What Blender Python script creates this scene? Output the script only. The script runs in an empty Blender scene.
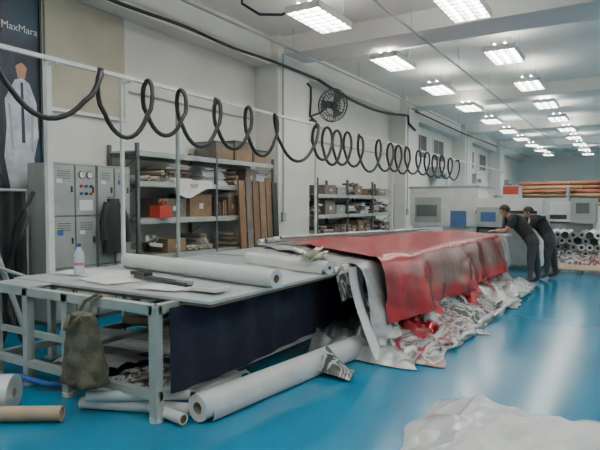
import bpy, math, random
from mathutils import Vector, Matrix, noise, Euler
random.seed(7)
R=random.random
def U(a,b): return a+(b-a)*R()
def nz(x,y=0,z=0): return noise.noise(Vector((x,y,z)))
def lerp(a,b,t): return a+(b-a)*t

# ---------------------------------------------------------------- materials
def M(name,col,rough=.6,metal=0,col2=None,scale=4,bump=0,bscale=30,emit=None,spec=.5,coat=0,det=4,stretch=(1,1,1)):
    m=bpy.data.materials.new(name); m.use_nodes=True
    nt=m.node_tree; b=nt.nodes['Principled BSDF']
    b.inputs['Base Color'].default_value=(*col,1); b.inputs['Roughness'].default_value=rough
    b.inputs['Metallic'].default_value=metal; b.inputs['Specular IOR Level'].default_value=spec
    b.inputs['Coat Weight'].default_value=coat
    tc=nt.nodes.new('ShaderNodeTexCoord'); mp=nt.nodes.new('ShaderNodeMapping')
    mp.inputs['Scale'].default_value=stretch
    nt.links.new(tc.outputs['Object'],mp.inputs['Vector'])
    n=nt.nodes.new('ShaderNodeTexNoise'); n.inputs['Scale'].default_value=scale; n.inputs['Detail'].default_value=det
    nt.links.new(mp.outputs[0],n.inputs['Vector'])
    mx=nt.nodes.new('ShaderNodeMix'); mx.data_type='RGBA'
    if col2 is None: col2=tuple(c*.88 for c in col)
    mx.inputs[6].default_value=(*col,1); mx.inputs[7].default_value=(*col2,1)
    mr=nt.nodes.new('ShaderNodeMapRange'); mr.inputs[1].default_value=.38; mr.inputs[2].default_value=.62
    nt.links.new(n.outputs[0],mr.inputs[0]); nt.links.new(mr.outputs[0],mx.inputs[0]); nt.links.new(mx.outputs[2],b.inputs['Base Color'])
    if bump:
        n2=nt.nodes.new('ShaderNodeTexNoise'); n2.inputs['Scale'].default_value=bscale; n2.inputs['Detail'].default_value=5
        nt.links.new(tc.outputs['Object'],n2.inputs['Vector'])
        bp=nt.nodes.new('ShaderNodeBump'); bp.inputs['Strength'].default_value=bump; bp.inputs['Distance'].default_value=.02
        nt.links.new(n2.outputs[0],bp.inputs['Height']); nt.links.new(bp.outputs[0],b.inputs['Normal'])
    if emit:
        b.inputs['Emission Color'].default_value=(*emit[0],1); b.inputs['Emission Strength'].default_value=emit[1]
    return m
def ramp_mat(name,stops,scale=3,rough=.3,metal=0,dist=1.5,stretch=(1,1,1),bump=.3,const=True,det=4):
    m=bpy.data.materials.new(name); m.use_nodes=True
    nt=m.node_tree; b=nt.nodes['Principled BSDF']
    b.inputs['Roughness'].default_value=rough; b.inputs['Metallic'].default_value=metal
    tc=nt.nodes.new('ShaderNodeTexCoord'); mp=nt.nodes.new('ShaderNodeMapping'); mp.inputs['Scale'].default_value=stretch
    nt.links.new(tc.outputs['Object'],mp.inputs['Vector'])
    n=nt.nodes.new('ShaderNodeTexNoise'); n.inputs['Scale'].default_value=scale; n.inputs['Detail'].default_value=det
    n.inputs['Distortion'].default_value=dist
    nt.links.new(mp.outputs[0],n.inputs['Vector'])
    r=nt.nodes.new('ShaderNodeValToRGB'); r.color_ramp.interpolation='CONSTANT' if const else 'LINEAR'
    e=r.color_ramp.elements
    e[0].position=stops[0][0]; e[0].color=(*stops[0][1],1)
    e[1].position=stops[1][0]; e[1].color=(*stops[1][1],1)
    for p,c in stops[2:]:
        q=e.new(p); q.color=(*c,1)
    nt.links.new(n.outputs[0],r.inputs[0]); nt.links.new(r.outputs[0],b.inputs['Base Color'])
    if bump:
        bp=nt.nodes.new('ShaderNodeBump'); bp.inputs['Strength'].default_value=bump; bp.inputs['Distance'].default_value=.03
        nt.links.new(n.outputs[0],bp.inputs['Height']); nt.links.new(bp.outputs[0],b.inputs['Normal'])
    return m

m_wall=M('white_wall_paint',(.74,.735,.69),.8,col2=(.69,.685,.64),scale=1.2,bump=.1)
m_ceil=M('ceiling_paint',(.80,.79,.75),.85,col2=(.77,.76,.72),scale=.8)
m_floor=M('blue_epoxy_floor',(.006,.165,.300),.17,col2=(.010,.190,.330),scale=.7,bump=.04,bscale=5,spec=.5)
m_beige=M('beige_board',(.46,.43,.34),.7,scale=2)
m_frame=M('grey_painted_steel',(.38,.42,.40),.45,scale=6)
m_white=M('white_paint_metal',(.74,.75,.73),.4)
m_plate=M('table_top_plate',(.52,.55,.56),.28,col2=(.45,.48,.49),scale=3)
m_brown=M('plywood_edge',(.20,.13,.09),.6)
m_navy=M('navy_cloth',(.006,.009,.026),.9,col2=(.011,.014,.036),scale=8,bump=.2,bscale=80)
m_paper=M('white_paper',(.74,.745,.73),.55,col2=(.67,.675,.67),scale=5)
m_black=M('black_rubber',(.012,.012,.014),.45)
m_dark=M('dark_metal_and_shade',(.03,.032,.035),.5)
m_card=M('cardboard',(.24,.16,.095),.8,col2=(.19,.125,.075),scale=6)
m_tan=M('kraft_core',(.45,.34,.24),.7)
m_pink=M('core_end',(.55,.36,.30),.7)
m_wood=M('brown_board',(.22,.13,.07),.6,col2=(.14,.085,.05),scale=3,stretch=(1,1,.2))
m_rack=M('rack_steel',(.09,.10,.11),.5)
m_olive=M('olive_canvas',(.075,.07,.045),.95,col2=(.13,.12,.085),scale=9,bump=.5,bscale=60)
m_locker=M('locker_grey',(.34,.37,.36),.45)
m_lockd=M('locker_shadow_gap',(.10,.11,.11),.6)
m_film=M('plastic_film',(.66,.68,.685),.22,coat=.4,col2=(.57,.59,.60),scale=2,bump=.15,bscale=6)
m_red2=M('red_thing',(.45,.05,.03),.5)
m_orng=M('red_brown_roll',(.42,.16,.07),.6,col2=(.30,.09,.05),scale=2)
m_orng2=M('light_brown_roll',(.50,.30,.17),.6,col2=(.42,.24,.14),scale=2)
m_blue=M('blue_plastic',(.02,.10,.35),.4)
m_screen=M('control_screen',(.06,.10,.20),.2,emit=((.15,.35,.8),.08))
m_cream=M('cream_paper',(.75,.72,.55),.7)
m_tube=M('fluorescent_tube',(1,1,1),.5,emit=((1.0,.995,.93),56))
m_filltube=M('added_fill_tube',(1,1,1),.5,emit=((1.0,.985,.90),28))  # added emitter that brightens the ceiling, not a real part of the fixture
m_tray=M('fixture_tray',(.80,.81,.80),.35)
m_poster=M('poster_dark_blue',(.008,.016,.035),.35,col2=(.02,.05,.085),scale=2.2)
m_pfig=M('poster_pale_coat',(.62,.66,.70),.4,col2=(.38,.43,.50),scale=5)
m_skin=M('skin',(.42,.24,.16),.6)
m_hair=M('black_hair',(.008,.007,.007),.5)
m_shirt=M('black_tshirt',(.010,.010,.012),.85,col2=(.018,.018,.02),scale=8)
m_jean=M('dark_jeans',(.030,.034,.042),.85,col2=(.05,.055,.065),scale=7)
m_shoe=M('shoes',(.05,.045,.04),.6)
m_eye=M('eye_white',(.7,.7,.7),.3)
m_lip=M('lips',(.30,.12,.10),.5)
m_glass=M('clear_bottle',(.55,.60,.66),.12,spec=.6)
m_pinkl=M('pink_label',(.6,.12,.3),.5)
m_silver=M('silver_banner_back',(.34,.36,.36),.26,metal=.35,col2=(.60,.61,.61),scale=2.5,bump=.45,bscale=8)
GR=(.30,.31,.31)
m_pile=ramp_mat('printed_vinyl_mix',[(0,(.03,.03,.035)),(.38,(.04,.04,.045)),(.42,(.25,.24,.24)),(.47,(.50,.51,.51)),(.50,GR),(.53,(.26,.015,.022)),(.565,(.20,.012,.018)),(.59,(.05,.04,.04)),(.64,GR),(.7,(.45,.45,.45))],scale=2.2,rough=.28,stretch=(1.6,.8,1.6),const=False,det=3)
m_bw=ramp_mat('black_white_print',[(0,(.02,.02,.02)),(.43,(.05,.05,.05)),(.46,(.48,.49,.49)),(.51,(.56,.57,.57)),(.54,(.04,.04,.04)),(.60,(.10,.09,.09)),(.64,(.40,.40,.40))],scale=3.6,rough=.32,const=False,det=3)
m_goods=ramp_mat('mixed_goods',[(0,(.10,.08,.07)),(.40,(.26,.23,.20)),(.5,(.15,.10,.07)),(.6,(.36,.36,.34))],scale=3,rough=.7,bump=.1,det=1)
m_kraft=M('grey_brown_pack',(.19,.165,.14),.8,col2=(.13,.11,.10),scale=4)

def red_mat():
    m=bpy.data.materials.new('red_printed_banner'); m.use_nodes=True
    nt=m.node_tree; b=nt.nodes['Principled BSDF']; L=nt.links.new
    b.inputs['Roughness'].default_value=.25
    tc=nt.nodes.new('ShaderNodeTexCoord'); sp=nt.nodes.new('ShaderNodeSeparateXYZ'); L(tc.outputs['Object'],sp.inputs[0])
    n=nt.nodes.new('ShaderNodeTexNoise'); n.inputs['Scale'].default_value=1.3; n.inputs['Detail'].default_value=5; n.inputs['Distortion'].default_value=.8
    L(tc.outputs['Object'],n.inputs['Vector'])
    r=nt.nodes.new('ShaderNodeValToRGB'); e=r.color_ramp.elements
    e[0].position=.33; e[0].color=(.12,.003,.007,1); e[1].position=.58; e[1].color=(.40,.008,.018,1)
    L(n.outputs[0],r.inputs[0])
    my=nt.nodes.new('ShaderNodeMapRange'); my.inputs[1].default_value=6.1; my.inputs[2].default_value=7.4; L(sp.outputs[1],my.inputs[0])
    mz=nt.nodes.new('ShaderNodeMapRange'); mz.inputs[1].default_value=.42; mz.inputs[2].default_value=.58; L(sp.outputs[2],mz.inputs[0])
    mzt=nt.nodes.new('ShaderNodeMapRange'); mzt.inputs[1].default_value=.955; mzt.inputs[2].default_value=.92; L(sp.outputs[2],mzt.inputs[0])
    mu=nt.nodes.new('ShaderNodeMath'); mu.operation='MULTIPLY'; L(my.outputs[0],mu.inputs[0]); L(mz.outputs[0],mu.inputs[1])
    mu2=nt.nodes.new('ShaderNodeMath'); mu2.operation='MULTIPLY'; L(mu.outputs[0],mu2.inputs[0]); L(mzt.outputs[0],mu2.inputs[1])
    w=nt.nodes.new('ShaderNodeTexNoise'); w.inputs['Scale'].default_value=1.6; w.inputs['Detail'].default_value=3
    mp=nt.nodes.new('ShaderNodeMapping'); mp.inputs['Scale'].default_value=(.3,1.1,.8); L(tc.outputs['Object'],mp.inputs[0]); L(mp.outputs[0],w.inputs['Vector'])
    r2=nt.nodes.new('ShaderNodeValToRGB'); q=r2.color_ramp.elements
    q[0].position=.36; q[0].color=(.16,.035,.032,1); q[1].position=.62; q[1].color=(.25,.16,.13,1); L(w.outputs[0],r2.inputs[0])
    mx=nt.nodes.new('ShaderNodeMix'); mx.data_type='RGBA'; L(mu2.outputs[0],mx.inputs[0]); L(r.outputs[0],mx.inputs[6]); L(r2.outputs[0],mx.inputs[7])
    L(mx.outputs[2],b.inputs['Base Color'])
    n2=nt.nodes.new('ShaderNodeTexNoise'); n2.inputs['Scale'].default_value=3.5; L(tc.outputs['Object'],n2.inputs['Vector'])
    bp=nt.nodes.new('ShaderNodeBump'); bp.inputs['Strength'].default_value=.3; bp.inputs['Distance'].default_value=.03
    L(n2.outputs[0],bp.inputs['Height']); L(bp.outputs[0],b.inputs['Normal'])
    return m
m_redb=red_mat()

# ---------------------------------------------------------------- mesh builder
class B:
    def __init__(s,name): s.name=name; s.v=[]; s.f=[]; s.m=[]; s.s=[]; s.mats=[]
    def mi(s,mat):
        if mat not in s.mats: s.mats.append(mat)
        return s.mats.index(mat)
    def add(s,vs,fs,mat,smooth=False,mfn=None):
        o=len(s.v); s.v+= [tuple(v) for v in vs]
        for i,f in enumerate(fs):
            s.f.append([o+k for k in f]); s.m.append(s.mi(mfn(i) if mfn else mat)); s.s.append(smooth)
    def box(s,a,b,mat):
        x0,y0,z0=[min(a[i],b[i]) for i in range(3)]; x1,y1,z1=[max(a[i],b[i]) for i in range(3)]
        s.add([(x0,y0,z0),(x1,y0,z0),(x1,y1,z0),(x0,y1,z0),(x0,y0,z1),(x1,y0,z1),(x1,y1,z1),(x0,y1,z1)],
          [(0,3,2,1),(4,5,6,7),(0,1,5,4),(1,2,6,5),(2,3,7,6),(3,0,4,7)],mat)
    def obox(s,c,size,rot,mat):
        Mx=Euler(rot).to_matrix(); c=Vector(c); h=Vector(size)/2
        vs=[c+Mx@Vector((sx*h.x,sy*h.y,sz*h.z)) for sz in(-1,1) for sx,sy in((-1,-1),(1,-1),(1,1),(-1,1))]
        s.add(vs,[(0,3,2,1),(4,5,6,7),(0,1,5,4),(1,2,6,5),(2,3,7,6),(3,0,4,7)],mat)
    def cyl(s,p0,p1,r,mat,n=16,r1=None,cap=None,hole=0,holemat=None):
        p0=Vector(p0);p1=Vector(p1); d=(p1-p0).normalized(); a=d.orthogonal().normalized(); b=d.cross(a)
        r1=r if r1 is None else r1
        ring=lambda p,rr:[p+(a*math.cos(2*math.pi*i/n)+b*math.sin(2*math.pi*i/n))*rr for i in range(n)]
        A=ring(p0,r);C=ring(p1,r1)
        s.add(A+C,[(i,(i+1)%n,n+(i+1)%n,n+i) for i in range(n)],mat,True)
        cap=cap or mat
        if hole:
            for p,rr,sg in((p0,r,1),(p1,r1,-1)):
                s.add(ring(p,rr)+ring(p,hole),[(i,(i+1)%n,n+(i+1)%n,n+i)for i in range(n)],cap)
                s.add(ring(p,hole)+ring(p+d*sg*.06,hole),[(i,(i+1)%n,n+(i+1)%n,n+i)for i in range(n)],holemat or m_tan)
                s.add(ring(p+d*sg*.06,hole),[list(range(n))],m_dark)  # dark disc painted in for the shade deep inside the hollow core
        else:
            s.add(A,[list(range(n))[::-1]],cap); s.add(C,[list(range(n))],cap)
    def tube(s,pts,r,mat,n=8,caps=True,flat=1):
        pts=[Vector(p) for p in pts]; k=len(pts); rf=r if callable(r) else (lambda t:r)
        t0=(pts[1]-pts[0]).normalized(); a=t0.orthogonal().normalized(); vs=[]
        for i,p in enumerate(pts):
            t=(pts[min(i+1,k-1)]-pts[max(i-1,0)]).normalized()
            a=(a-t*a.dot(t)).normalized(); b=t.cross(a); rr=rf(i/(k-1))
            for j in range(n):
                o=(a*math.cos(2*math.pi*j/n)+b*math.sin(2*math.pi*j/n))*rr; o.z*=flat
                vs.append(p+o)
        fs=[(i*n+j,i*n+(j+1)%n,(i+1)*n+(j+1)%n,(i+1)*n+j) for i in range(k-1) for j in range(n)]
        s.add(vs,fs,mat,True)
        if caps: s.add(vs[:n],[list(range(n))[::-1]],mat); s.add(vs[-n:],[list(range(n))],mat)
    def grid(s,fn,nu,nv,mat,mfn=None,smooth=True):
        vs=[fn(i/nu,j/nv) for i in range(nu+1) for j in range(nv+1)]
        fs=[(i*(nv+1)+j,(i+1)*(nv+1)+j,(i+1)*(nv+1)+j+1,i*(nv+1)+j+1) for i in range(nu) for j in range(nv)]
        s.add(vs,fs,mat,smooth,(lambda q:mfn((q//nv+.5)/nu,(q%nv+.5)/nv)) if mfn else None)
    def ell(s,c,rad,mat,rot=None,nu=16,nv=12,fn=None,mfn=None):
        c=Vector(c); rot=rot or Matrix.Identity(3)
        def g(u,v):
            th=u*2*math.pi; ph=math.pi*v
            p=Vector((math.sin(ph)*math.cos(th),math.sin(ph)*math.sin(th),math.cos(ph)))
            if fn: p=fn(p)
            return c+rot@Vector((p.x*rad[0],p.y*rad[1],p.z*rad[2]))
        s.grid(g,nu,nv,mat,mfn)
    def done(s):
        me=bpy.data.meshes.new(s.name); me.from_pydata(s.v,[],s.f)
        for m in s.mats: me.materials.append(m)
        me.polygons.foreach_set('material_index',s.m); me.polygons.foreach_set('use_smooth',s.s)
        me.update(); o=bpy.data.objects.new(s.name,me); bpy.context.scene.collection.objects.link(o)
        return o

# ---------------------------------------------------------------- room
WX=-7.0; EX=9.0; Y0=-5.0; Y1=42.0; CZ=5.15
def simple(name,a,b,mat):
    o=B(name); o.box(a,b,mat); return o.done()
simple('floor',(WX-.2,Y0-.2,-.2),(EX+.2,Y1+.2,0),m_floor)
simple('ceiling',(WX-.2,Y0-.2,CZ),(EX+.2,Y1+.2,CZ+.2),m_ceil)
simple('wall_left',(WX-.2,Y0,0),(WX,Y1,CZ),m_wall)
simple('wall_right',(EX,Y0,0),(EX+.2,Y1,CZ),m_wall)
simple('wall_far',(WX,Y1,0),(EX,Y1+.2,CZ),m_wall)
simple('wall_rear',(WX,Y0-.2,0),(EX,Y0,CZ),m_wall)
cols=[1.4,9.6,17.2,24.8,32.4]
for y in cols:
    simple('column',(WX,y,0),(-6.4,y+1.3,CZ),m_wall)
    simple('ceiling_beam',(-6.4,y+.2,4.78),(EX,y+1.1,CZ),m_ceil)
for y0,y1 in zip([Y0]+[c+1.3 for c in cols],cols+[Y1]):
    simple('trim_1',(WX,y0,4.55),(-6.6,y1,CZ),m_wall)
simple('baseboard_left',(WX,11.0,0),(-6.97,17.1,.12),m_frame)
for y in (19.6,21.9,27.2,29.9,34.2):
    o=B('window_1'); o.box((WX,y,3.3),(WX+.05,y+1.5,4.3),m_white)
    o.box((WX+.05,y+.08,3.38),(WX+.06,y+.72,4.22),m_lockd); o.box((WX+.05,y+.78,3.38),(WX+.06,y+1.42,4.22),m_lockd); o.done()

def light(x,y,z=4.6):
    o=B('ceiling_light')
    L=.6;W=.3
    o.box((x-W,y-L,z+.06),(x+W,y+L,z+.09),m_tray)
    for sx in(-1,1): o.box((x+sx*W,y-L,z-.02),(x+sx*(W-.015),y+L,z+.06),m_tray)
    for sy in(-1,1): o.box((x-W,y+sy*L,z-.02),(x+W,y+sy*(L-.015),z+.06),m_tray)
    for k in(-.19,0,.19): o.cyl((x+k,y-L+.04,z+.02),(x+k,y+L-.04,z+.02),.022,m_tube,6)
    for k in (-.1,.1): o.cyl((x+k,y-L+.06,z+.125),(x+k,y+L-.06,z+.125),.02,m_filltube,5)  # added fill tubes above the tray, throwing extra light upward
    for k in range(1,7):
        yy=y-L+k*2*L/7; o.box((x-W+.015,yy-.009,z-.025),(x+W-.015,yy+.009,z+.0),m_tray)
    for k in (-.095,.095): o.box((x+k-.008,y-L+.015,z-.025),(x+k+.008,y+L-.015,z),m_tray)
    for sx in(-1,1):
        for sy in(-1,1): o.cyl((x+sx*.2,y+sy*.45,z+.09),(x+sx*.2,y+sy*.45,CZ),.004,m_frame,4)
    o.done()
for k in range(-3,10):
    light(-4.4,7.85+3.22*k); light(-2.25,8.5+3.22*k); light(2.2,8.5+3.22*k); light(6,8.5+3.22*k)

# ---------------------------------------------------------------- left wall things
o=B('beige_wall_panel'); o.box((WX,4.62,2.95),(WX+.05,6.0,4.54),m_beige); o.box((WX,4.6,2.9),(WX+.07,6.02,2.95),m_white); o.done()
o=B('fashion_poster')
o.box((-6.97,3.95,1.65),(-6.93,4.54,4.5),m_poster)
for sy in (3.95,4.51): o.box((-6.93,sy,1.65),(-6.90,sy+.03,4.5),m_dark)
def poly(o,pts,x,mat): o.add([(x,p[0],p[1]) for p in pts],[list(range(len(pts)))],mat)
poly(o,[(4.16,3.22),(4.26,3.26),(4.36,3.2),(4.46,2.95),(4.48,2.5),(4.41,2.2),(4.46,1.80),(4.08,1.76),(4.00,2.2),(4.04,2.6),(4.02,2.95)],-6.925,m_pfig)
poly(o,[(4.20,3.25),(4.30,3.25),(4.33,3.40),(4.25,3.48),(4.17,3.40)],-6.924,m_skin)
poly(o,[(4.14,3.35),(4.18,3.53),(4.32,3.53),(4.37,3.35),(4.33,3.42),(4.25,3.46),(4.18,3.41)],-6.923,m_hair)
poly(o,[(4.235,3.2),(4.27,3.2),(4.29,2.4),(4.24,2.4)],-6.922,m_poster)
poly(o,[(4.06,2.9),(4.09,2.9),(4.13,2.3),(4.10,2.3)],-6.922,m_locker)
poly(o,[(4.38,2.9),(4.41,2.9),(4.40,2.3),(4.37,2.3)],-6.922,m_locker)
po=o.done()
tx=bpy.data.curves.new('poster_lettering','FONT'); tx.body='MaxMara'; tx.size=.135; tx.extrude=.002
to=bpy.data.objects.new('poster_lettering',tx); bpy.context.scene.collection.objects.link(to)
to.location=(-6.92,3.985,3.86); to.rotation_euler=(math.pi/2,0,math.pi/2); to.data.materials.append(m_paper); to.parent=po

o=B('black_curtain')
o.grid(lambda u,v:(-6.6+.05*math.sin(u*40),3.0+u*1.05,.02+v*1.72),60,6,m_dark)
o.cyl((-6.6,2.9,1.76),(-6.6,4.1,1.76),.02,m_frame,8)
for y in(2.92,4.08): o.cyl((-6.6,y,0),(-6.6,y,1.78),.02,m_frame,8)
o.done()
o=B('air_hose')
for k,(a,b) in enumerate([(3.2,3.5),(3.35,3.75),(3.5,3.6)]):
    o.tube([(-6.2+.12*k+.1*math.sin(t*.5+k),a+(b-a)*t/14+.05*math.sin(t*.9+k),.03+ (1.9-.2*k)*t/14) for t in range(15)],.022,m_black)
o.tube([(-6.2+.1*math.sin(t*.5),3.3+.22*t/14,1.9+t*.12) for t in range(15)],.03,m_black)
o.done()
o=B('grey_pipe_frame')
o.tube([(-5.9,3.15,1.5),(-5.75,3.55,.05)],.03,m_frame); o.tube([(-5.9,2.6,1.2),(-5.6,3.9,.6)],.02,m_frame)
o.tube([(-5.9,3.15,1.5),(-5.9,2.6,1.45),(-5.9,2.5,.03)],.03,m_frame); o.done()

def locker(y0,y1,ncol,ctrl=0):
    o=B('metal_locker' if not ctrl else 'electrical_control_cabinet'); x0,x1=-6.75,-6.25; zt=2.12
    o.box((x0,y0,.06),(x1,y1,zt),m_locker); o.box((x0,y0+.02,0),(x1-.02,y1-.02,.06),m_lockd)
    w=(y1-y0)/ncol
    for c in range(ncol):
        for r in range(3):
            a=y0+c*w+.012; b=a+w-.024; z0=.09+r*.675; z1=z0+.655
            o.box((x1,a-.008,z0-.008),(x1+.003,b+.008,z1+.008),m_lockd)
            o.box((x1+.002,a,z0),(x1+.02,b,z1),m_locker)
            if ctrl and r==2 and c==ncol-1:
                for q in range(2):
                    yy=lerp(a,b,.3+.4*q)
                    o.cyl((x1+.02,yy,z1-.12),(x1+.035,yy,z1-.12),.05,m_dark,16); o.cyl((x1+.035,yy,z1-.12),(x1+.037,yy,z1-.12),.042,m_paper,16); o.obox((x1+.039,yy+.01,z1-.11),(.002,.006,.05),(.6,0,0),m_red2)
                for q in range(3):
                    for s_ in range(2):
                        yy=lerp(a,b,.25+.25*q); o.cyl((x1+.02,yy,z1-.27-.1*s_),(x1+.045,yy,z1-.27-.1*s_),.02,[m_red2,m_blue,m_dark][(q+s_)%3],10)
                o.box((x1+.02,a+.05,z0+.06),(x1+.024,b-.05,z0+.2),m_paper)
            else:
                for k in range(4): o.box((x1+.02,a+.06,z1-.08-.03*k),(x1+.023,b-.06,z1-.09-.03*k),m_lockd)
                o.box((x1+.02,a+.05,z0+.42),(x1+.022,a+.13,z0+.48),m_blue if (c+r)%2 else m_paper)
            o.box((x1+.02,b-.05,z0+.3),(x1+.035,b-.03,z0+.38),m_dark)
    return o.done()
locker(4.2,4.86,2,1); locker(4.88,5.45,2)
o=B('hanging_black_jacket')
def jk(u,v):
    th=u*2*math.pi; w=.10+.07*v+.02*nz(v*5,math.sin(th)*2)
    return (-6.12+.07*math.cos(th)*(.6+.6*v),5.05+w*math.sin(th),1.66-.75*v)
o.grid(jk,20,12,m_black); o.tube([(-6.12,5.17,1.6),(-6.1,5.26,1.35),(-6.08,5.27,1.05)],.05,m_black); o.tube([(-6.12,4.95,1.6),(-6.1,4.86,1.35),(-6.08,4.86,1.1)],.05,m_black)
o.cyl((-6.23,5.05,1.68),(-6.08,5.05,1.68),.012,m_frame,6); o.done()

def rack(y0,y1,zt,shelves,posts,name='storage_rack'):
    o=B(name); x0,x1=-6.92,-6.3
    for i in range(posts):
        y=y0+(y1-y0)*i/(posts-1)
        for x in(x0,x1):
            o.box((x-.025,y-.025,0),(x+.025,y+.025,zt),m_rack); o.box((x-.05,y-.05,0),(x+.05,y+.05,.01),m_rack)
        for k in range(5):
            za=.2+k*(zt-.4)/5; o.tube([(x0,y,za),(x1,y,za+(zt-.4)/5)],.008,m_rack,5)
    for z in shelves:
        for x in(x0,x1): o.box((x-.02,y0,z-.07),(x+.02,y1,z-.0),m_frame)
        o.box((x0,y0,z-.01),(x1,y1,z+.015),m_frame)
    return o.done()
sh1=[.15,.77,1.35,1.92,2.38]; rack(5.65,9.25,2.5,sh1,3)
sh2=[.15,.75,1.3,1.8]; rack(11.1,15.9,2.2,sh2,4)
def box_item(o,y,z,w,h,d,kind):
    x1=-6.38
    if kind=='c':
        mm=random.choice([m_card,m_kraft,m_kraft,m_locker])
        o.obox((x1-d/2,y+w/2,z+h/2),(d,w*.94,h),(0,0,U(-.08,.08)),mm); o.box((x1-.02,y+w*.42,z+h*.35),(x1+.01,y+w*.58,z+h*.6),m_paper)
        if R()>.5: o.obox((x1-d/2,y+w/2,z+h+.035),(d*.8,w*.7,.06),(0,0,U(-.3,.3)),random.choice([m_paper,m_goods,m_dark]))
    elif kind=='s':
        n=max(2,int(h/.035)); ms=[random.choice([m_paper,m_kraft,m_film,m_goods,m_dark]) for _ in range(3)]
        for k in range(n):
            e=U(-.05,.03); o.box((x1-d+e,y+e*.6,z+h*k/n),(x1+e,y+w+e*.8,z+h*(k+.85)/n),ms[(k//2)%3])
    elif kind=='r':
        n=max(1,int(w/.1))
        for k in range(n):
            for j in range(random.choice([1,2,3])):
                rr=U(.03,.048); o.cyl((x1-d,y+.05+.1*k,z+.05+j*.095),(x1+U(-.05,.10),y+.05+.1*k+U(-.03,.03),z+.05+j*.095),rr,random.choice([m_paper,m_tan,m_film,m_kraft]),10,cap=m_tan,hole=.02)
    elif kind=='b':
        t=0
        while t<w:
            hh=h*U(.55,1); o.obox((x1-d/2,y+t,z+hh/2),(d+U(-.03,.06),.035,hh),(U(-.04,.14),0,0),random.choice([m_wood,m_card,m_kraft,m_dark])); t+=.065
    elif kind=='m':
        for k in range(int(5+w*10)):
            c=(x1-U(.0,.25),y+U(.05,w-.05),z+U(.03,h*.7)); o.obox(c,(U(.08,.2),U(.06,.18),U(.04,.1)),(U(-.5,.5),U(-.3,.3),U(0,3)),random.choice([m_paper,m_goods,m_kraft,m_dark,m_card,m_red2 if R()>.7 else m_locker]))
def fill(name,y0,y1,shelves,tops):
    o=B(name)
    for z,h in zip(shelves,tops):
        y=y0+.06
        while y<y1-.25:
            w=min(U(.25,.65),y1-.05-y)
            if R()>.08: box_item(o,y,z+.016,w-.04,U(.45,.95)*h,.5,random.choice('csmrbsmc'))
            y+=w+U(0,.06)
    return o
fill('shelved_boxes_and_boards',5.65,9.25,sh1[:4],[.5,.45,.45,.35]).done()
fill('shelved_boxes_and_boards',11.1,15.9,sh2,[.5,.45,.42,.3]).done()
o=B('stacked_cartons')
for y,w,h in((7.55,.5,.30),(8.1,.55,.36),(8.68,.45,.24)):
    o.box((-6.85,y,2.4),(-6.38,y+w,2.4+h),m_kraft); o.box((-6.38,y+.03,2.42),(-6.376,y+w-.03,2.4+h*.6),m_card)
    o.box((-6.86,y-.01,2.4+h),(-6.37,y+w+.01,2.42+h),m_dark)
o.done()
o=B('leaning_board')
for k in range(6): o.obox((-6.16+.02*k,8.05+.19*k,1.02+.02*(k%3)),(.03,.17,2.0+.12*math.sin(k*2.1)),(0,-.05,0),[m_wood,m_kraft,m_wood,m_card,m_wood,m_dark][k])
o.done()
o=B('orange_tape_dispenser'); o.box((-6.42,6.0,1.368),(-6.2,6.24,1.56),m_red2); o.cyl((-6.3,6.12,1.6),(-6.2,6.12,1.6),.06,m_orng,14,hole=.03); o.done()
o=B('draped_white_paper')
o.grid(lambda u,v:(-6.28+.02*math.sin(u*9)+.03*v,6.4+u*.9,1.98-.30*v*(.7+.3*math.sin(u*5))),16,6,m_paper); o.box((-6.8,6.4,1.937),(-6.28,7.3,1.985),m_paper); o.done()

o=B('wall_fan'); c=Vector((-6.15,11.6,3.95)); n=Vector((.85,-.45,-.25)).normalized(); a=n.orthogonal().normalized(); b=n.cross(a)
def ringp(r,off): return [c+n*off+(a*math.cos(t*math.pi/16)+b*math.sin(t*math.pi/16))*r for t in range(33)]
for r,off in((.40,0),(.38,.06),(.26,.1),(.12,.12),(.38,-.06),(.26,-.09)): o.tube(ringp(r,off),.009,m_dark,5,False)
for t in range(28):
    d=a*math.cos(t*math.pi/14)+b*math.sin(t*math.pi/14)
    o.tube([c+n*.12+d*.05,c+n*.10+d*.24,c+n*.06+d*.38,c+d*.40,c-n*.06+d*.38,c-n*.09+d*.2],.006,m_dark,4)
for t in range(3):
    th=t*2*math.pi/3; d=a*math.cos(th)+b*math.sin(th); e=a*math.cos(th+.9)+b*math.sin(th+.9)
    o.add([c+d*.06,c+d*.34+n*.02,c+e*.33-n*.03,c+e*.06],[(0,1,2,3)],m_lockd)
o.cyl(c-n*.2,c+n*.02,.085,m_dark); o.cyl(c+n*.1,c+n*.13,.06,m_dark)
o.tube([c-n*.15,(-6.5,11.6,3.8),(-6.98,11.6,3.7)],.025,m_dark); o.box((-7,11.5,3.55),(-6.96,11.7,3.85),m_dark); o.done()
o=B('wall_bracket_cable'); o.tube([(-6.37,10.75,4.35),(-6.3,10.8,4.25),(-6.33,10.85,3.95),(-6.33,10.8,3.6),(-6.3,11.05,3.5),(-6.6,11.35,3.6),(-6.97,11.5,3.6)],.028,m_black); o.done()

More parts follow.
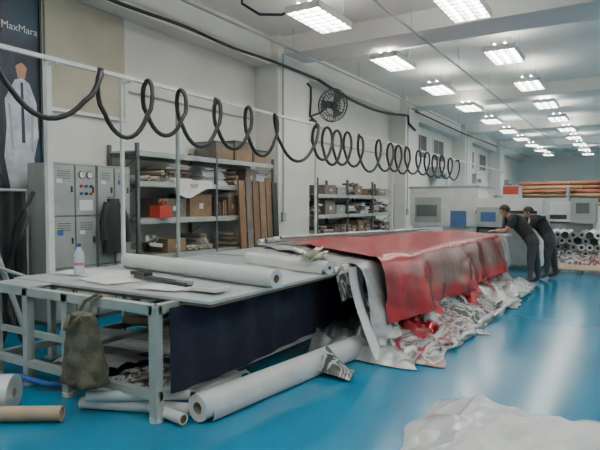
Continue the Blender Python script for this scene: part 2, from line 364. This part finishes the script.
o=B('ceiling_cable')
o.tube([(-6.35,3.4+k*.42,4.50+.02*math.sin(k)) for k in range(15)]+[(-6.33,9.8,4.52),(-6.33,11.2,4.5)],.03,m_black)
o.tube([(-6.33,11.2,4.5)]+[(-6.33,11.2+k*.55,4.5-.22*math.sin(math.pi*k/11)) for k in range(1,12)]+[(-6.33,17.3,4.25),(-6.35,18,4.1)],.038,m_black)
o.tube([(-6.3,17.9,4.72),(-6.3,24,4.65),(-6.3,31,4.7)],.03,m_black)
o.tube([(-5.6,7.3,5.1),(-5.55,7.25,4.9),(-5.3,7.4,4.72),(-5.0,7.6,4.72),(-4.85,7.7,4.8),(-4.75,7.8,4.72)],.022,m_black); o.done()
o=B('ceiling_conduit')
for x in(-5.9,-3.4): o.cyl((x,-4,4.7),(x,40,4.7),.022,m_frame,6)
for k in range(14): o.cyl((-5.9,-3+3.1*k,4.7),(-5.9,-3+3.1*k,5.15),.006,m_frame,5); o.cyl((-3.4,-3+3.1*k,4.7),(-3.4,-3+3.1*k,5.15),.006,m_frame,5)
for y in (11.6,19.2,26.8): o.cyl((-6.3,y,5.05),(8.8,y,5.05),.03,m_white,8)
o.done()
o=B('wall_conduit')
for y in (9.75,17.35,25.0): o.cyl((-6.37,y,1.2),(-6.37,y,4.78),.018,m_frame,6); o.box((-6.4,y-.06,1.2),(-6.33,y+.06,1.4),m_frame)
o.cyl((-6.97,11,3.2),(-6.97,17.1,3.2),.02,m_frame,6); o.cyl((-6.97,6.1,3.4),(-6.97,9.5,3.4),.02,m_frame,6)
o.done()
for y in(22.6,28.6,36.9):
    o=B('air_conditioner'); o.box((-6.97,y-1.2,2.6),(-6.5,y-.2,3.05),m_locker); o.box((-6.5,y-1.15,2.65),(-6.49,y-.25,2.78),m_dark)
    o.box((-6.5,y-1.15,2.85),(-6.485,y-.25,3.0),m_white); o.done()

# ---------------------------------------------------------------- table
TX0,TX1=-5.0,-2.93
o=B('long_printing_table')
def bx(a,b,m=m_frame): o.box(a,b,m)
t=.035
legY=[2.78,5.8,8.2,10.6,12.9]
for y in legY:
    for x in((TX0,-3.95,TX1) if y>3 else (TX0,-4.5,-3.95,TX1)):
        bx((x-t,y-t,.03),(x+t,y+t,.85)); o.cyl((x,y,0),(x,y,.035),.05,m_white,12)
    bx((TX0,y-t,.79),(TX1,y+t,.86)); bx((TX0,y-.03,.16),(TX1,y+.03,.22))
for x in(TX0,TX1):
    bx((x-t,2.78,.79),(x+t,12.9,.86)); bx((x-t,2.78,.15),(x+t,12.9,.22))
bx((-3.95-t,2.78,.36),(-3.95+t,5.8,.40)); bx((TX0,2.80,.42),(-3.95,2.84,.47))
o.box((-5.05,2.98,.862),(-2.58,5.75,.885),m_plate); o.box((-5.04,3.0,.835),(-2.6,5.74,.862),m_brown)
o.box((-5.05,5.78,.862),(-2.28,12.95,.9),m_plate)
o.box((-2.93,5.8,.60),(-2.86,12.9,.79),m_frame)
o.box((-5.0,2.74,.86),(-4.45,2.98,.875),m_plate)
o.done()
o=B('navy_side_cloth')
o.grid(lambda u,v:(-2.87+.012*math.sin(u*50)+.006*v,2.86+u*3.15,.83-v*(.64+.02*math.sin(u*7))),90,8,m_navy); o.done()

o=B('overhead_cable_rail'); RX=-4.93; RZ=3.03
o.box((RX-.02,1.5,RZ-.02),(RX+.02,26,RZ+.02),m_white)
for y in(1.7,3.4,4.34,5.25,8.9,12.8,17.5,21.5,25.9):
    tt=.03 if y<4 else .018
    x=RX-.16
    o.box((x-tt,y-tt,0),(x+tt,y+tt,RZ),m_white if y!=5.25 else m_locker); o.box((x,y-.015,RZ-.04),(RX,y+.015,RZ),m_white)
    o.box((x-.07,y-.07,0),(x+.07,y+.07,.01),m_frame)
o.done()
o=B('coiled_air_cable')
tops=[2.62,3.89,4.55,5.08,5.80,6.5,7.2,8.6,8.95,9.35,9.8,10.4,11.4,12.1,12.6,13.2,14.1,14.8,15.5,16.2,17.1,17.9]
pts=[(RX+.05,1.7,3.06),(RX+.05,2.2,3.08)]
for k in range(len(tops)-1):
    ya,yb=tops[k],tops[k+1]; gap=yb-ya
    zt0=3.02+.05*nz(k*1.7); zt1=3.02+.05*nz((k+1)*1.7)
    dep=.58 if k==0 else (.60+.10*min(1,gap))+.10*nz(k*2.3,4)
    for i in range(24):
        tt=2*math.pi*i/24; f=i/24
        cy=lerp(ya,yb,f); zt=lerp(zt0,zt1,f)
        wd=(.055 if k==0 and i<12 else .118)+.02*nz(k*3.1,i*.02)
        z=zt-dep*(.5-.5*math.cos(tt))
        pts.append((RX+.06-.09*math.sin(tt),cy-wd*math.sin(tt)*(1.0 if math.cos(tt)>-.2 else .75),z))
pts+=[(RX,17.95,2.98)]
o.tube(pts,.027,m_black,8)
for yy in (3.9,5.8,8.6,10.4,13.2,16.2): o.cyl((RX+.03,yy,2.96),(RX+.03,yy,3.05),.035,m_dark,8)
o.done()

# ---------------------------------------------------------------- things on the table
def roll(name,p0,p1,r,mat=m_paper,hole=.03,cap=None,wr=0):
    o=B(name); o.cyl(p0,p1,r,mat,24,hole=hole,cap=cap or mat,holemat=m_tan)
    if wr:
        p0=Vector(p0);p1=Vector(p1);d=(p1-p0); sidev=d.cross(Vector((0,0,1))).normalized()
        if sidev.y>0: sidev=-sidev
        o.grid(lambda u,v:p0+d*(.03+.94*u)+sidev*(r*math.sin(1.2+v*1.6)+.05*v*v+.003)+Vector((0,0,r*math.cos(1.2+v*1.6)*1.02)),20,8,mat)
    return o.done()
roll('white_paper_roll',(-4.75,4.1,.968),(-2.50,3.72,.968),.078,hole=.035)
roll('white_paper_roll',(-3.9,5.2,.95),(-2.55,4.75,.95),.062,hole=.02,wr=1)
roll('white_paper_roll',(-2.66,2.92,.105),(-2.42,5.15,.105),.10,hole=.045,wr=1)
roll('cardboard_core_tube',(-3.52,2.42,.06),(-4.4,1.85,.06),.055,m_tan,.042,m_pink)
roll('plastic_film_roll',(-4.02,2.36,.14),(-4.4,2.1,.14),.14,m_film,.035,m_film)
roll('paper_tube',(-3.62,2.66,.045),(-2.80,3.0,.045),.045,m_paper,.03)
roll('paper_tube',(-3.5,2.62,.13),(-2.85,3.05,.13),.04,m_film,.025)
roll('paper_tube',(-3.9,2.95,.05),(-2.7,2.82,.05),.04,m_paper,.03)
roll('paper_tube',(-4.9,3.4,.27),(-3.2,3.55,.27),.05,m_paper,.03)
roll('paper_tube',(-4.9,3.6,.27),(-3.1,3.8,.27),.05,m_film,.03)
roll('paper_tube',(-4.9,4.2,.28),(-3.2,4.3,.28),.06,m_tan,.03)
o=B('crumpled_scrap_sheets')
for k in range(5):
    cx=U(-4.8,-3.4); cy=U(3.0,4.6)
    o.grid(lambda u,v:(cx+(u-.5)*.7+.05*nz(v*4,k),cy+(v-.5)*.6,.05+.10*abs(nz(u*3+k,v*3))+.02),14,12,[m_paper,m_film,m_bw,m_goods,m_paper][k])
o.grid(lambda u,v:(-3.35+.45*u,3.2+.7*v,.05+.12*abs(nz(u*4,v*4,3))),14,12,m_paper)
o.done()
o=B('blue_tube'); o.tube([(-4.9,2.65,.05),(-4.5,2.7,.09),(-4.2,2.75,.06),(-3.95,2.9,.05)],.025,m_blue); o.done()
o=B('folded_scrap_print')
def fs(u,v): return (-2.40+.30*v*(1-.3*u),4.28+.30*u,.02+.24*(1-v)*math.sin(math.pi*min(1,u+.05)))
o.grid(fs,12,8,m_bw); o.done()

o=B('loose_paper_sheet')
for k,(x,y,w,h,r) in enumerate([(-4.6,3.6,.9,.5,.1),(-4.1,3.35,.6,.42,-.2),(-3.3,3.25,.42,.3,.15),(-2.95,3.35,.3,.25,.4)]):
    o.grid((lambda x,y,w,h,r,k:lambda u,v:(x+(u-.5)*w*math.cos(r)-(v-.5)*h*math.sin(r),y+(u-.5)*w*math.sin(r)+(v-.5)*h*math.cos(r),.889+.003*k+.012*abs(nz(u*3+k,v*3))))(x,y,w,h,r,k),10,10,m_paper)
o.done()
o=B('squeegee_bar'); o.obox((-3.55,3.45,.915),(.85,.07,.03),(0,0,-.22),m_dark); o.obox((-3.9,3.53,.94),(.25,.09,.03),(0,0,-.22),m_black); o.obox((-3.2,3.37,.935),(.2,.05,.03),(0,0,-.22),m_locker); o.done()
o=B('notepad'); o.box((-2.98,3.2,.905),(-2.72,3.38,.935),m_paper); o.box((-2.95,3.22,.935),(-2.75,3.36,.938),m_frame); o.done()
o=B('water_bottle'); c=(-4.66,3.42)
prof=[(.001,0),(.034,0),(.036,.01),(.036,.08),(.033,.09),(.036,.10),(.036,.17),(.030,.20),(.014,.235),(.013,.25)]
o.grid(lambda u,v:(c[0]+prof[min(9,round(v*9))][0]*math.cos(u*2*math.pi)*1.4,c[1]+prof[min(9,round(v*9))][0]*1.4*math.sin(u*2*math.pi),.9+1.08*prof[min(9,round(v*9))][1]),20,9,m_glass)
o.cyl((c[0],c[1],1.165),(c[0],c[1],1.20),.022,m_blue,12); o.cyl((c[0],c[1],.985),(c[0],c[1],1.01),.0515,m_pinkl,20); o.done()
o=B('crumpled_cream_paper')
for k in range(9):
    th=k*.7; o.grid((lambda th,k:lambda u,v:(-2.80+math.cos(th)*(.02+.17*u)+.03*(v-.5)*-math.sin(th)*3,4.80+math.sin(th)*(.02+.13*u)+.09*(v-.5)*math.cos(th),1.0+.12*u*(1-.4*u)+.03*nz(u*4+k,v*4)+.03*(k%3)))(th,k),6,6,m_cream)
o.done()
o=B('printed_brochure')
def br(u,v):
    x=-3.15+.75*v; y=5.0+.55*u-.1*v; z=.915+.02*abs(nz(u*3,v*3))
    if v>.72: z-=(v-.72)*1.2; x=-3.15+.75*.72+(v-.72)*.35+.02
    return (x,y,z+.015)
o.grid(br,12,20,m_bw); o.done()
o=B('canvas_sack')
def sk(u,v):
    th=u*2*math.pi; w=(.215-.10*v**1.5)*(1+.12*nz(math.cos(th)*2,math.sin(th)*2,v*3))*(1 if v>.06 else v/.06)
    w*=1+.06*math.sin(th*5+v*3)*v
    z=.19+.56*v
    return (-3.52+w*math.cos(th)-.02*v,2.62+.6*w*math.sin(th)+.03*nz(v*6,math.sin(th)*3),z+.02*nz(math.cos(th)*3,v*8))
o.grid(sk,48,24,m_olive)
o.ell((-3.54,2.62,.745),(.11,.07,.03),m_olive)
for sx in(-.08,.06): o.tube([(-3.54+sx,2.62,.72),(-3.54+sx*.6,2.68,.84),(-3.54+sx*.3,2.76,.88),(-3.54+sx*.3,2.85,.80)],.014,m_olive)
o.tube([(-3.6,2.55,.74),(-3.58,2.50,.66),(-3.5,2.48,.68),(-3.46,2.54,.75)],.02,m_olive)
o.done()

# ---------------------------------------------------------------- banners
def banner(name,NL,NR,FL,FR,z,mat,drop0,drop1,flare,seed,nu=130,nv=70,top=.62,mfn=None,zn=.012):
    o=B(name)
    def fn(u,v):
        w=min(1,v/top)
        x=lerp(lerp(NL[0],NR[0],w),lerp(FL[0],FR[0],w),u); y=lerp(lerp(NL[1],NR[1],w),lerp(FL[1],FR[1],w),u)
        y+=.05*nz(x*2,seed)*(1-u)
        fold=.035*abs(math.sin((x*1.2+y*.35+seed)*2.4+nz(x,y)))*(1-.7*u)*(1 if w<.97 else 0)
        zz=z+zn*abs(nz(x*1.5,y*1.5,seed))*2+fold
        if v>top:
            q=(v-top)/(1-top); dr=lerp(drop0,drop1,u)
            k=min(1,q*3)
            fx=math.sin(y*3.1+seed+1.5*nz(y*.8,seed)); fx2=math.sin(y*9+seed)
            x+=.05*math.sin(k*math.pi/2)+flare*q+q*(.07*fx+.02*fx2+.03*nz(y*4,q*5,seed))*(1.2-.6*u)
            zz=z-dr*(q**1.05)
            y+=-.10*q*(1-u)**3+.03*q*nz(y*3,q*3)
        return (x,y,zz)
    o.grid(fn,nu,nv,mat,mfn); return o
o=banner('silver_backed_banner',(-5.1,7.0),(-2.42,5.2),(-3.6,12.6),(-2.3,12.2),.915,m_silver,.70,.6,.12,3.1)
for k in range(4):
    pts=[]
    for i in range(40):
        t_=i/39; pts.append((lerp(-5.15+.05*k,-3.7,t_)+.25*k*(1-t_)*.5+.03*nz(t_*6,k),lerp(7.15-.05*k,12.3,t_),.96+.035*k*(1-.4*t_)+.012*nz(t_*9,k)))
    o.tube(pts,lambda t,k=k:.05-.007*k,m_silver if k%2 else m_paper,8)
o.done()
o=banner('red_printed_banner',(-4.6,7.2),(-2.28,5.42),(-3.5,12.2),(-2.2,11.0),.975,m_redb,.66,.66,.16,0.4)
o.done()
o=B('hanging_silver_sheet')
def hs(u,v):
    y=5.02+u*1.5; q=v
    return (-2.50+.02+.34*q**1.4+q*.06*math.sin(y*9)+.03*q*math.sin(y*21), y-.12*q, .925-.88*q+.02*nz(y*4,q*4))
def hsm(u,v): return m_bw if .22<u<.5 and v<.8 else (m_film if u<.14 else m_silver)
o.grid(hs,60,26,m_silver,hsm); o.done()
o=B('heaped_banner_fabric')
def pile(x0,x1,ya,yb,h,seed,mat,nu=170,nv=40,rough=1):
    def fn(u,v):
        y=lerp(ya,yb,u); w=(x1-x0)*(1-.25*u)*(1+.22*nz(y*1.3,seed))
        x=x0+w*v
        r=abs(nz(x*2.6,y*2.0,seed))*1.1+.45*abs(nz(x*7,y*4.5,seed+3))+.08*abs(nz(x*15,y*11,seed+5))
        e=min(1,u*8,(1-u)*8)
        z=.012+(h*(1-v)**.8*(.55+.5*nz(y*.9,seed+9))+ .30*rough*r*(1-.5*v)*(min(1,(1-v)*6)))*e
        return (x+.06*nz(y*4,x*4,seed),y+.05*nz(x*4,y*3,seed),max(.01,z))
    o.grid(fn,nu,nv,mat)
pile(-2.75,-1.55,5.10,11.6,.36,1.0,m_pile)
pile(-2.6,-1.80,5.3,10.8,.36,5.0,m_pile)
pile(-2.5,-1.5,6.7,8.9,.28,8.0,m_bw,90)
pile(-2.4,-1.72,5.7,7.0,.43,11.0,m_redb,60)
pile(-2.35,-1.40,8.6,11.5,.22,14.0,m_silver,80)
pile(-2.9,-1.80,4.9,5.9,.26,17.0,m_silver,50)
pile(-2.3,-1.8,7.7,10.2,.36,21.0,m_redb,60)
for k,(xa,ya,yb) in enumerate([(-1.62,5.7,8.2),(-1.55,7.6,11.0),(-1.75,5.4,7.0),(-1.72,8.4,10.9),(-1.95,5.2,6.4),(-1.5,9.3,11.0),(-1.85,6.6,8.6)]):
    pts=[(xa+.09*nz(i*.35,k*7),lerp(ya,yb,i/30),.045+.02*(k%2)+.03*abs(nz(i*.4,k))) for i in range(31)]
    o.tube(pts,lambda t,k=k:.045*min(1,t*6+.2,(1-t)*6+.2)*(1+.3*math.sin(t*20+k)),[m_silver,m_film,m_pile,m_silver,m_film,m_silver,m_bw][k],8,flat=.8)
o.done()

o=B('crumpled_white_plastic_sheet')
for k in range(4):
    def fn(u,v,k=k):
        x=-1.28+1.7*u+.08*k+.1*nz(v*3,k); y=3.05+1.2*v-.08*k+.1*nz(u*3,k+4)+.15*u
        e=min(1,u*5,v*5,(1-u)*5,(1-v)*5)
        rg=1-abs(nz(x*2.2+k,y*2.2,k))*2.2
        rg2=1-abs(nz(x*4.5,y*3.2+k,k))*3
        z=.012+.008*k+e*(.05+.03*k+.22*max(0,rg)*.5+.05*max(0,rg2)+.30*abs(nz(x*1.8+k,y*1.8)))*.5
        return (x,y,z)
    if k!=2: o.grid(fn,110,90,m_paper if k%2 else m_film)
o.done()

# ---------------------------------------------------------------- printers
o=B('large_format_printer')
o.box((-5.0,14.0,.05),(-3.3,15.6,1.0),m_white); o.box((-5.05,13.95,1.0),(-3.25,15.7,1.98),m_white); o.box((-5.08,13.93,1.98),(-3.22,15.75,2.04),m_locker)
o.box((-3.95,13.92,1.0),(-3.55,13.95,1.4),m_screen); o.box((-4.9,13.92,1.1),(-4.2,13.95,1.75),m_locker); o.box((-4.85,13.9,1.25),(-4.3,13.92,1.55),m_lockd)
o.box((-3.25,14.0,.1),(-1.9,15.3,.95),m_locker)
# gantry bridge with print carriage
o.box((-3.3,13.7,1.28),(-1.75,15.2,1.72),m_white); o.box((-3.25,13.66,1.34),(-1.85,13.70,1.42),m_dark)
o.box((-2.05,13.75,.1),(-1.75,15.2,1.30),m_white); o.box((-2.02,13.73,.6),(-1.78,13.75,1.1),m_locker)
o.box((-3.2,13.55,1.02),(-2.6,13.9,1.5),m_locker); o.box((-3.1,13.53,1.15),(-2.75,13.55,1.38),m_screen)
o.box((-3.25,14.4,.95),(-2.05,15.1,1.28),m_dark)  # dark block stands in for the shade beneath the gantry bridge
for x in(-4.9,-3.4,-1.95): o.box((x-.05,14.1,0),(x+.05,14.2,.1),m_dark)
o.done()
o=B('large_format_printer')
o.box((-4.2,18.0,.5),(-.9,19.4,1.0),m_locker); o.box((-4.2,17.9,1.05),(-.9,19.4,1.65),m_white); o.box((-4.1,17.88,1.12),(-1.6,17.9,1.25),m_dark)
o.box((-4.25,17.8,1.0),(-3.6,19.4,1.85),m_locker); o.box((-1.5,17.8,1.0),(-.85,19.4,1.75),m_locker); o.box((-1.35,17.78,1.3),(-1.0,17.8,1.6),m_lockd)
o.box((-3.55,17.95,1.65),(-1.55,19.3,1.75),m_film)
for x in(-4.1,-1.0):
    for y in(18.1,19.3): o.box((x-.06,y-.06,0),(x+.06,y+.06,.5),m_dark)
o.done()
o=B('red_control_cabinet'); o.box((-3.15,16.4,0),(-2.7,16.9,2.1),m_white); o.box((-3.13,16.38,1.85),(-2.72,16.4,2.08),m_red2); o.box((-3.1,16.38,1.2),(-2.75,16.4,1.7),m_locker); o.done()
o=B('stacked_fabric_rolls')
for r in range(5):
    for k in range(13-r):
        x=-2.2+.19*k+.095*r; z=.10+.165*r; y=15.9+U(-.15,.15)
        o.cyl((x,y,z),(x,y+1.6,z),.093,random.choice([m_paper,m_film,m_dark,m_silver]),12,cap=random.choice([m_paper,m_dark,m_film,m_kraft,m_locker]),hole=.045,holemat=m_dark)
o.done()
o=B('banner_fabric_heap')
o.grid(lambda u,v:(-1.9+1.9*u,15.0+.7*v,.012+(.15+.2*v)*min(1,v*4,u*6,(1-u)*6)*(.5+.9*abs(nz(u*6,v*4,2)))),50,24,m_pile); o.done()
o=B('wooden_pallet')
for k in range(5): o.box((-1.5,13.6+.2*k,.09),(-.4,13.73+.2*k,.115),m_tan)
for x in(-1.45,-.95,-.48): o.box((x-.04,13.6,0),(x+.04,14.53,.09),m_wood)
o.done()
o=B('roll_storage_rack')
for x in(-4.4,-2.2,0,2.2):
    for y in(25,27): o.box((x-.06,y-.06,0),(x+.06,y+.06,2.3),m_locker)
for z in(.5,1.1,1.45): o.box((-4.4,25,z-.06),(2.2,27,z),m_white)
o.box((-4.4,24.98,.1),(2.2,25.0,1.3),m_white); o.done()
o=B('red_brown_fabric_rolls')
for r in range(6):
    for k in range(3):
        xs=-4.2+U(0,.3); zz=1.56+.175*r
        while xs<1.6:
            L=U(1.6,2.6); o.cyl((xs,25.15+.25*k+.03*r,zz),(min(2.1,xs+L),25.15+.25*k+.03*r,zz+U(-.02,.02)),.09,random.choice([m_orng,m_orng,m_orng2,m_card]),10,cap=m_card,hole=.04); xs+=L+.05
o.done()
o=B('electrical_cabinet'); o.box((-3.2,40.9,0),(-1.4,41.8,2.4),m_locker); o.box((-3.15,40.88,.1),(-2.32,40.9,2.3),m_white); o.box((-2.28,40.88,.1),(-1.45,40.9,2.3),m_white); o.done()

# ---------------------------------------------------------------- people
def person(name,org,yaw,J,headpitch,scale=1):
    F=Vector((math.cos(yaw),math.sin(yaw),0)); S=Vector((-math.sin(yaw),math.cos(yaw),0)); Z=Vector((0,0,1)); O=Vector((*org,0))
    P=lambda q:O+(F*q[0]+S*q[1]+Z*q[2])*scale
    names=list(J['pts']); idx={n:i for i,n in enumerate(names)}
    me=bpy.data.meshes.new('skel'); me.from_pydata([P(J['pts'][n][:3]) for n in names],[(idx[a],idx[b]) for a,b,_ in J['bones']],[])
    ob=bpy.data.objects.new('skel',me); bpy.context.scene.collection.objects.link(ob)
    md=ob.modifiers.new('s','SKIN'); md.use_smooth_shade=True
    for n in names:
        sv=me.skin_vertices[0].data[idx[n]]; r=J['pts'][n][3]*scale; sv.radius=(r,r); sv.use_root=(n=='pelvis')
    sb=ob.modifiers.new('d','SUBSURF'); sb.levels=2; sb.render_levels=2
    bpy.context.view_layer.update()
    dg=bpy.context.evaluated_depsgraph_get(); ev=ob.evaluated_get(dg); m2=bpy.data.meshes.new_from_object(ev)
    o=B(name)
    segs=[(P(J['pts'][a][:3]),P(J['pts'][b][:3]),mt) for a,b,mt in J['bones']]
    def near(c):
        best=None
        for a,b,mt in segs:
            ab=b-a; t=max(0,min(1,(c-a).dot(ab)/ab.length_squared)); d=(a+ab*t-c).length
            if best is None or d<best[0]: best=(d,mt)
        return best[1]
    vs=[]
    for v in m2.vertices:
        c=v.co.copy(); k=.012
        vs.append(c+Vector((nz(c.x*14,c.y*14,c.z*14),nz(c.x*14+5,c.y*14,c.z*14),0))*k)
    fs=[list(p.vertices) for p in m2.polygons]; fm=[near(p.center) for p in m2.polygons]
    o.add(vs,fs,m_shirt,True,lambda i:fm[i])
    bpy.data.objects.remove(ob)
    hc=P(J['head'])
    X=(F*math.cos(headpitch)-Z*math.sin(headpitch)).normalized(); Y=S; ZZ=X.cross(Y)
    rot=Matrix((X,Y,ZZ)).transposed()
    def hf(p):
        q=p.copy()
        if q.z<0: q.x=q.x*(1+.10*q.z)+(-.12*q.z); q.y*=1+.28*q.z
        if q.x>.75: q.x*=.96
        return q
    o.ell(hc,(.098*scale,.078*scale,.118*scale),m_skin,rot,24,18,hf)
    h=lambda x,y,z:hc+rot@Vector((x,y,z))*scale
    def hairf(p):
        q=p.copy()
        if q.x>.35 and q.z<.45: q.x=.35+(q.x-.35)*.15; q.y*=.97
        if q.z<-.45: q*=.86
        return q
    o.ell(h(-.010,0,.016),(.108*scale,.088*scale,.120*scale),m_hair,rot,24,18,hairf)
    o.ell(h(.103,0,-.012),(.018*scale,.013*scale,.022*scale),m_skin,rot,10,8)
    o.tube([h(.095,0,.022),h(.106,0,-.002),h(.116,0,-.018)],.009*scale,m_skin,6)
    for sy in(-1,1):
        o.ell(h(.086,sy*.030,.012),(.010*scale,.014*scale,.008*scale),m_eye,rot,8,6); o.ell(h(.094,sy*.030,.012),(.004,.006,.006),m_hair,rot,8,6)
        o.tube([h(.090,sy*.045,.032),h(.099,sy*.03,.037),h(.099,sy*.014,.033)],.004,m_hair,5)
        o.ell(h(0,sy*.080,-.004),(.020*scale,.010*scale,.032*scale),m_skin,rot,10,8)
    o.tube([h(.088,-.024,-.055),h(.097,0,-.056),h(.088,.024,-.055)],.006,m_lip,6)
    for w,e in(('wrL','elL'),('wrR','elR')):
        a=P(J['pts'][w][:3]); d=(a-P(J['pts'][e][:3])).normalized()
        d=(d+F*.5-Z*.1).normalized(); sd=(Z.cross(d)).normalized(); up=d.cross(sd)
        rt=Matrix((d,sd,up)).transposed()
        o.ell(a+d*.055,(.055,.042,.018),m_skin,rt,12,8)
        for i,(sf,L) in enumerate(((-.03,.062),(-.010,.075),(.011,.070),(.031,.055))):
            b0=a+d*.085+sd*sf; o.tube([b0,b0+d*L*.5+up*-.004,b0+d*L*.8-up*.018,b0+d*L-up*.032],lambda t:.0095-.003*t,m_skin,6)
        q=-1 if w=='wrR' else 1
        b0=a+d*.03-sd*.035*q; o.tube([b0,b0+d*.03-sd*.02*q,b0+d*.06-sd*.026*q-up*.01],lambda t:.011-.003*t,m_skin,6)
    return o.done()
def pose(lean,headf,headz,k=0,hz=1.04,reach=.33):
    p={}
    pz=.90
    cf,cz=lean
    p['pelvis']=(.02,0,pz,.158); p['waist']=(lerp(.02,cf,.4),0,lerp(pz,cz,.4),.152); p['chest']=(cf*.85,0,lerp(pz,cz,.86),.172)
    p['up']=(cf,0,cz,.11); p['neck']=(lerp(cf,headf,.6),0,lerp(cz,headz,.5),.058); p['skull']=(headf-.01,0,headz,.055)
    for s,n in((1,'L'),(-1,'R')):
        p['sh'+n]=(cf+.01,s*.195,cz-.03,.078); p['mid'+n]=(cf+.07,s*.225,cz-.17,.066)
        p['el'+n]=(cf+.12+.03*k,s*.235,lerp(cz,1.0,.85),.047); p['wr'+n]=(cf+reach,s*.17,hz,.030)
        p['hip'+n]=(.01,s*.10,pz-.07,.118); p['kn'+n]=(.05*s,s*.13,.48,.080); p['an'+n]=(-.03+.08*s,s*.135,.10,.058); p['toe'+n]=(.14+.08*s,s*.15,.045,.042)
    b=[('pelvis','waist',m_shirt),('waist','chest',m_shirt),('chest','up',m_shirt),('up','neck',m_skin),('neck','skull',m_skin)]
    for n in 'LR': b+=[('up','sh'+n,m_shirt),('sh'+n,'mid'+n,m_shirt),('mid'+n,'el'+n,m_skin),('el'+n,'wr'+n,m_skin),('pelvis','hip'+n,m_jean),('hip'+n,'kn'+n,m_jean),('kn'+n,'an'+n,m_jean),('an'+n,'toe'+n,m_shoe)]
    return {'pts':p,'bones':b,'head':(headf+.02,0,headz+.03)}
person('worker_leaning_over_table',(-1.60,11.45),math.pi+.15,pose((.38,1.30),.52,1.41),.45)
person('worker_bending_forward',(-1.40,12.40),math.pi+.05,pose((.30,1.27),.42,1.37,1,1.03,.36),.5)

w=bpy.data.worlds.new('world'); bpy.context.scene.world=w; w.use_nodes=True
w.node_tree.nodes['Background'].inputs[0].default_value=(.8,.88,1,1); w.node_tree.nodes['Background'].inputs[1].default_value=.5
cam=bpy.data.cameras.new('camera'); co=bpy.data.objects.new('camera',cam); bpy.context.scene.collection.objects.link(co)
co.location=(0,0,1.6); co.rotation_euler=(math.radians(90-2.33),0,math.radians(31.4)); cam.sensor_width=36; cam.lens=32.4; cam.clip_end=200
bpy.context.scene.camera=co
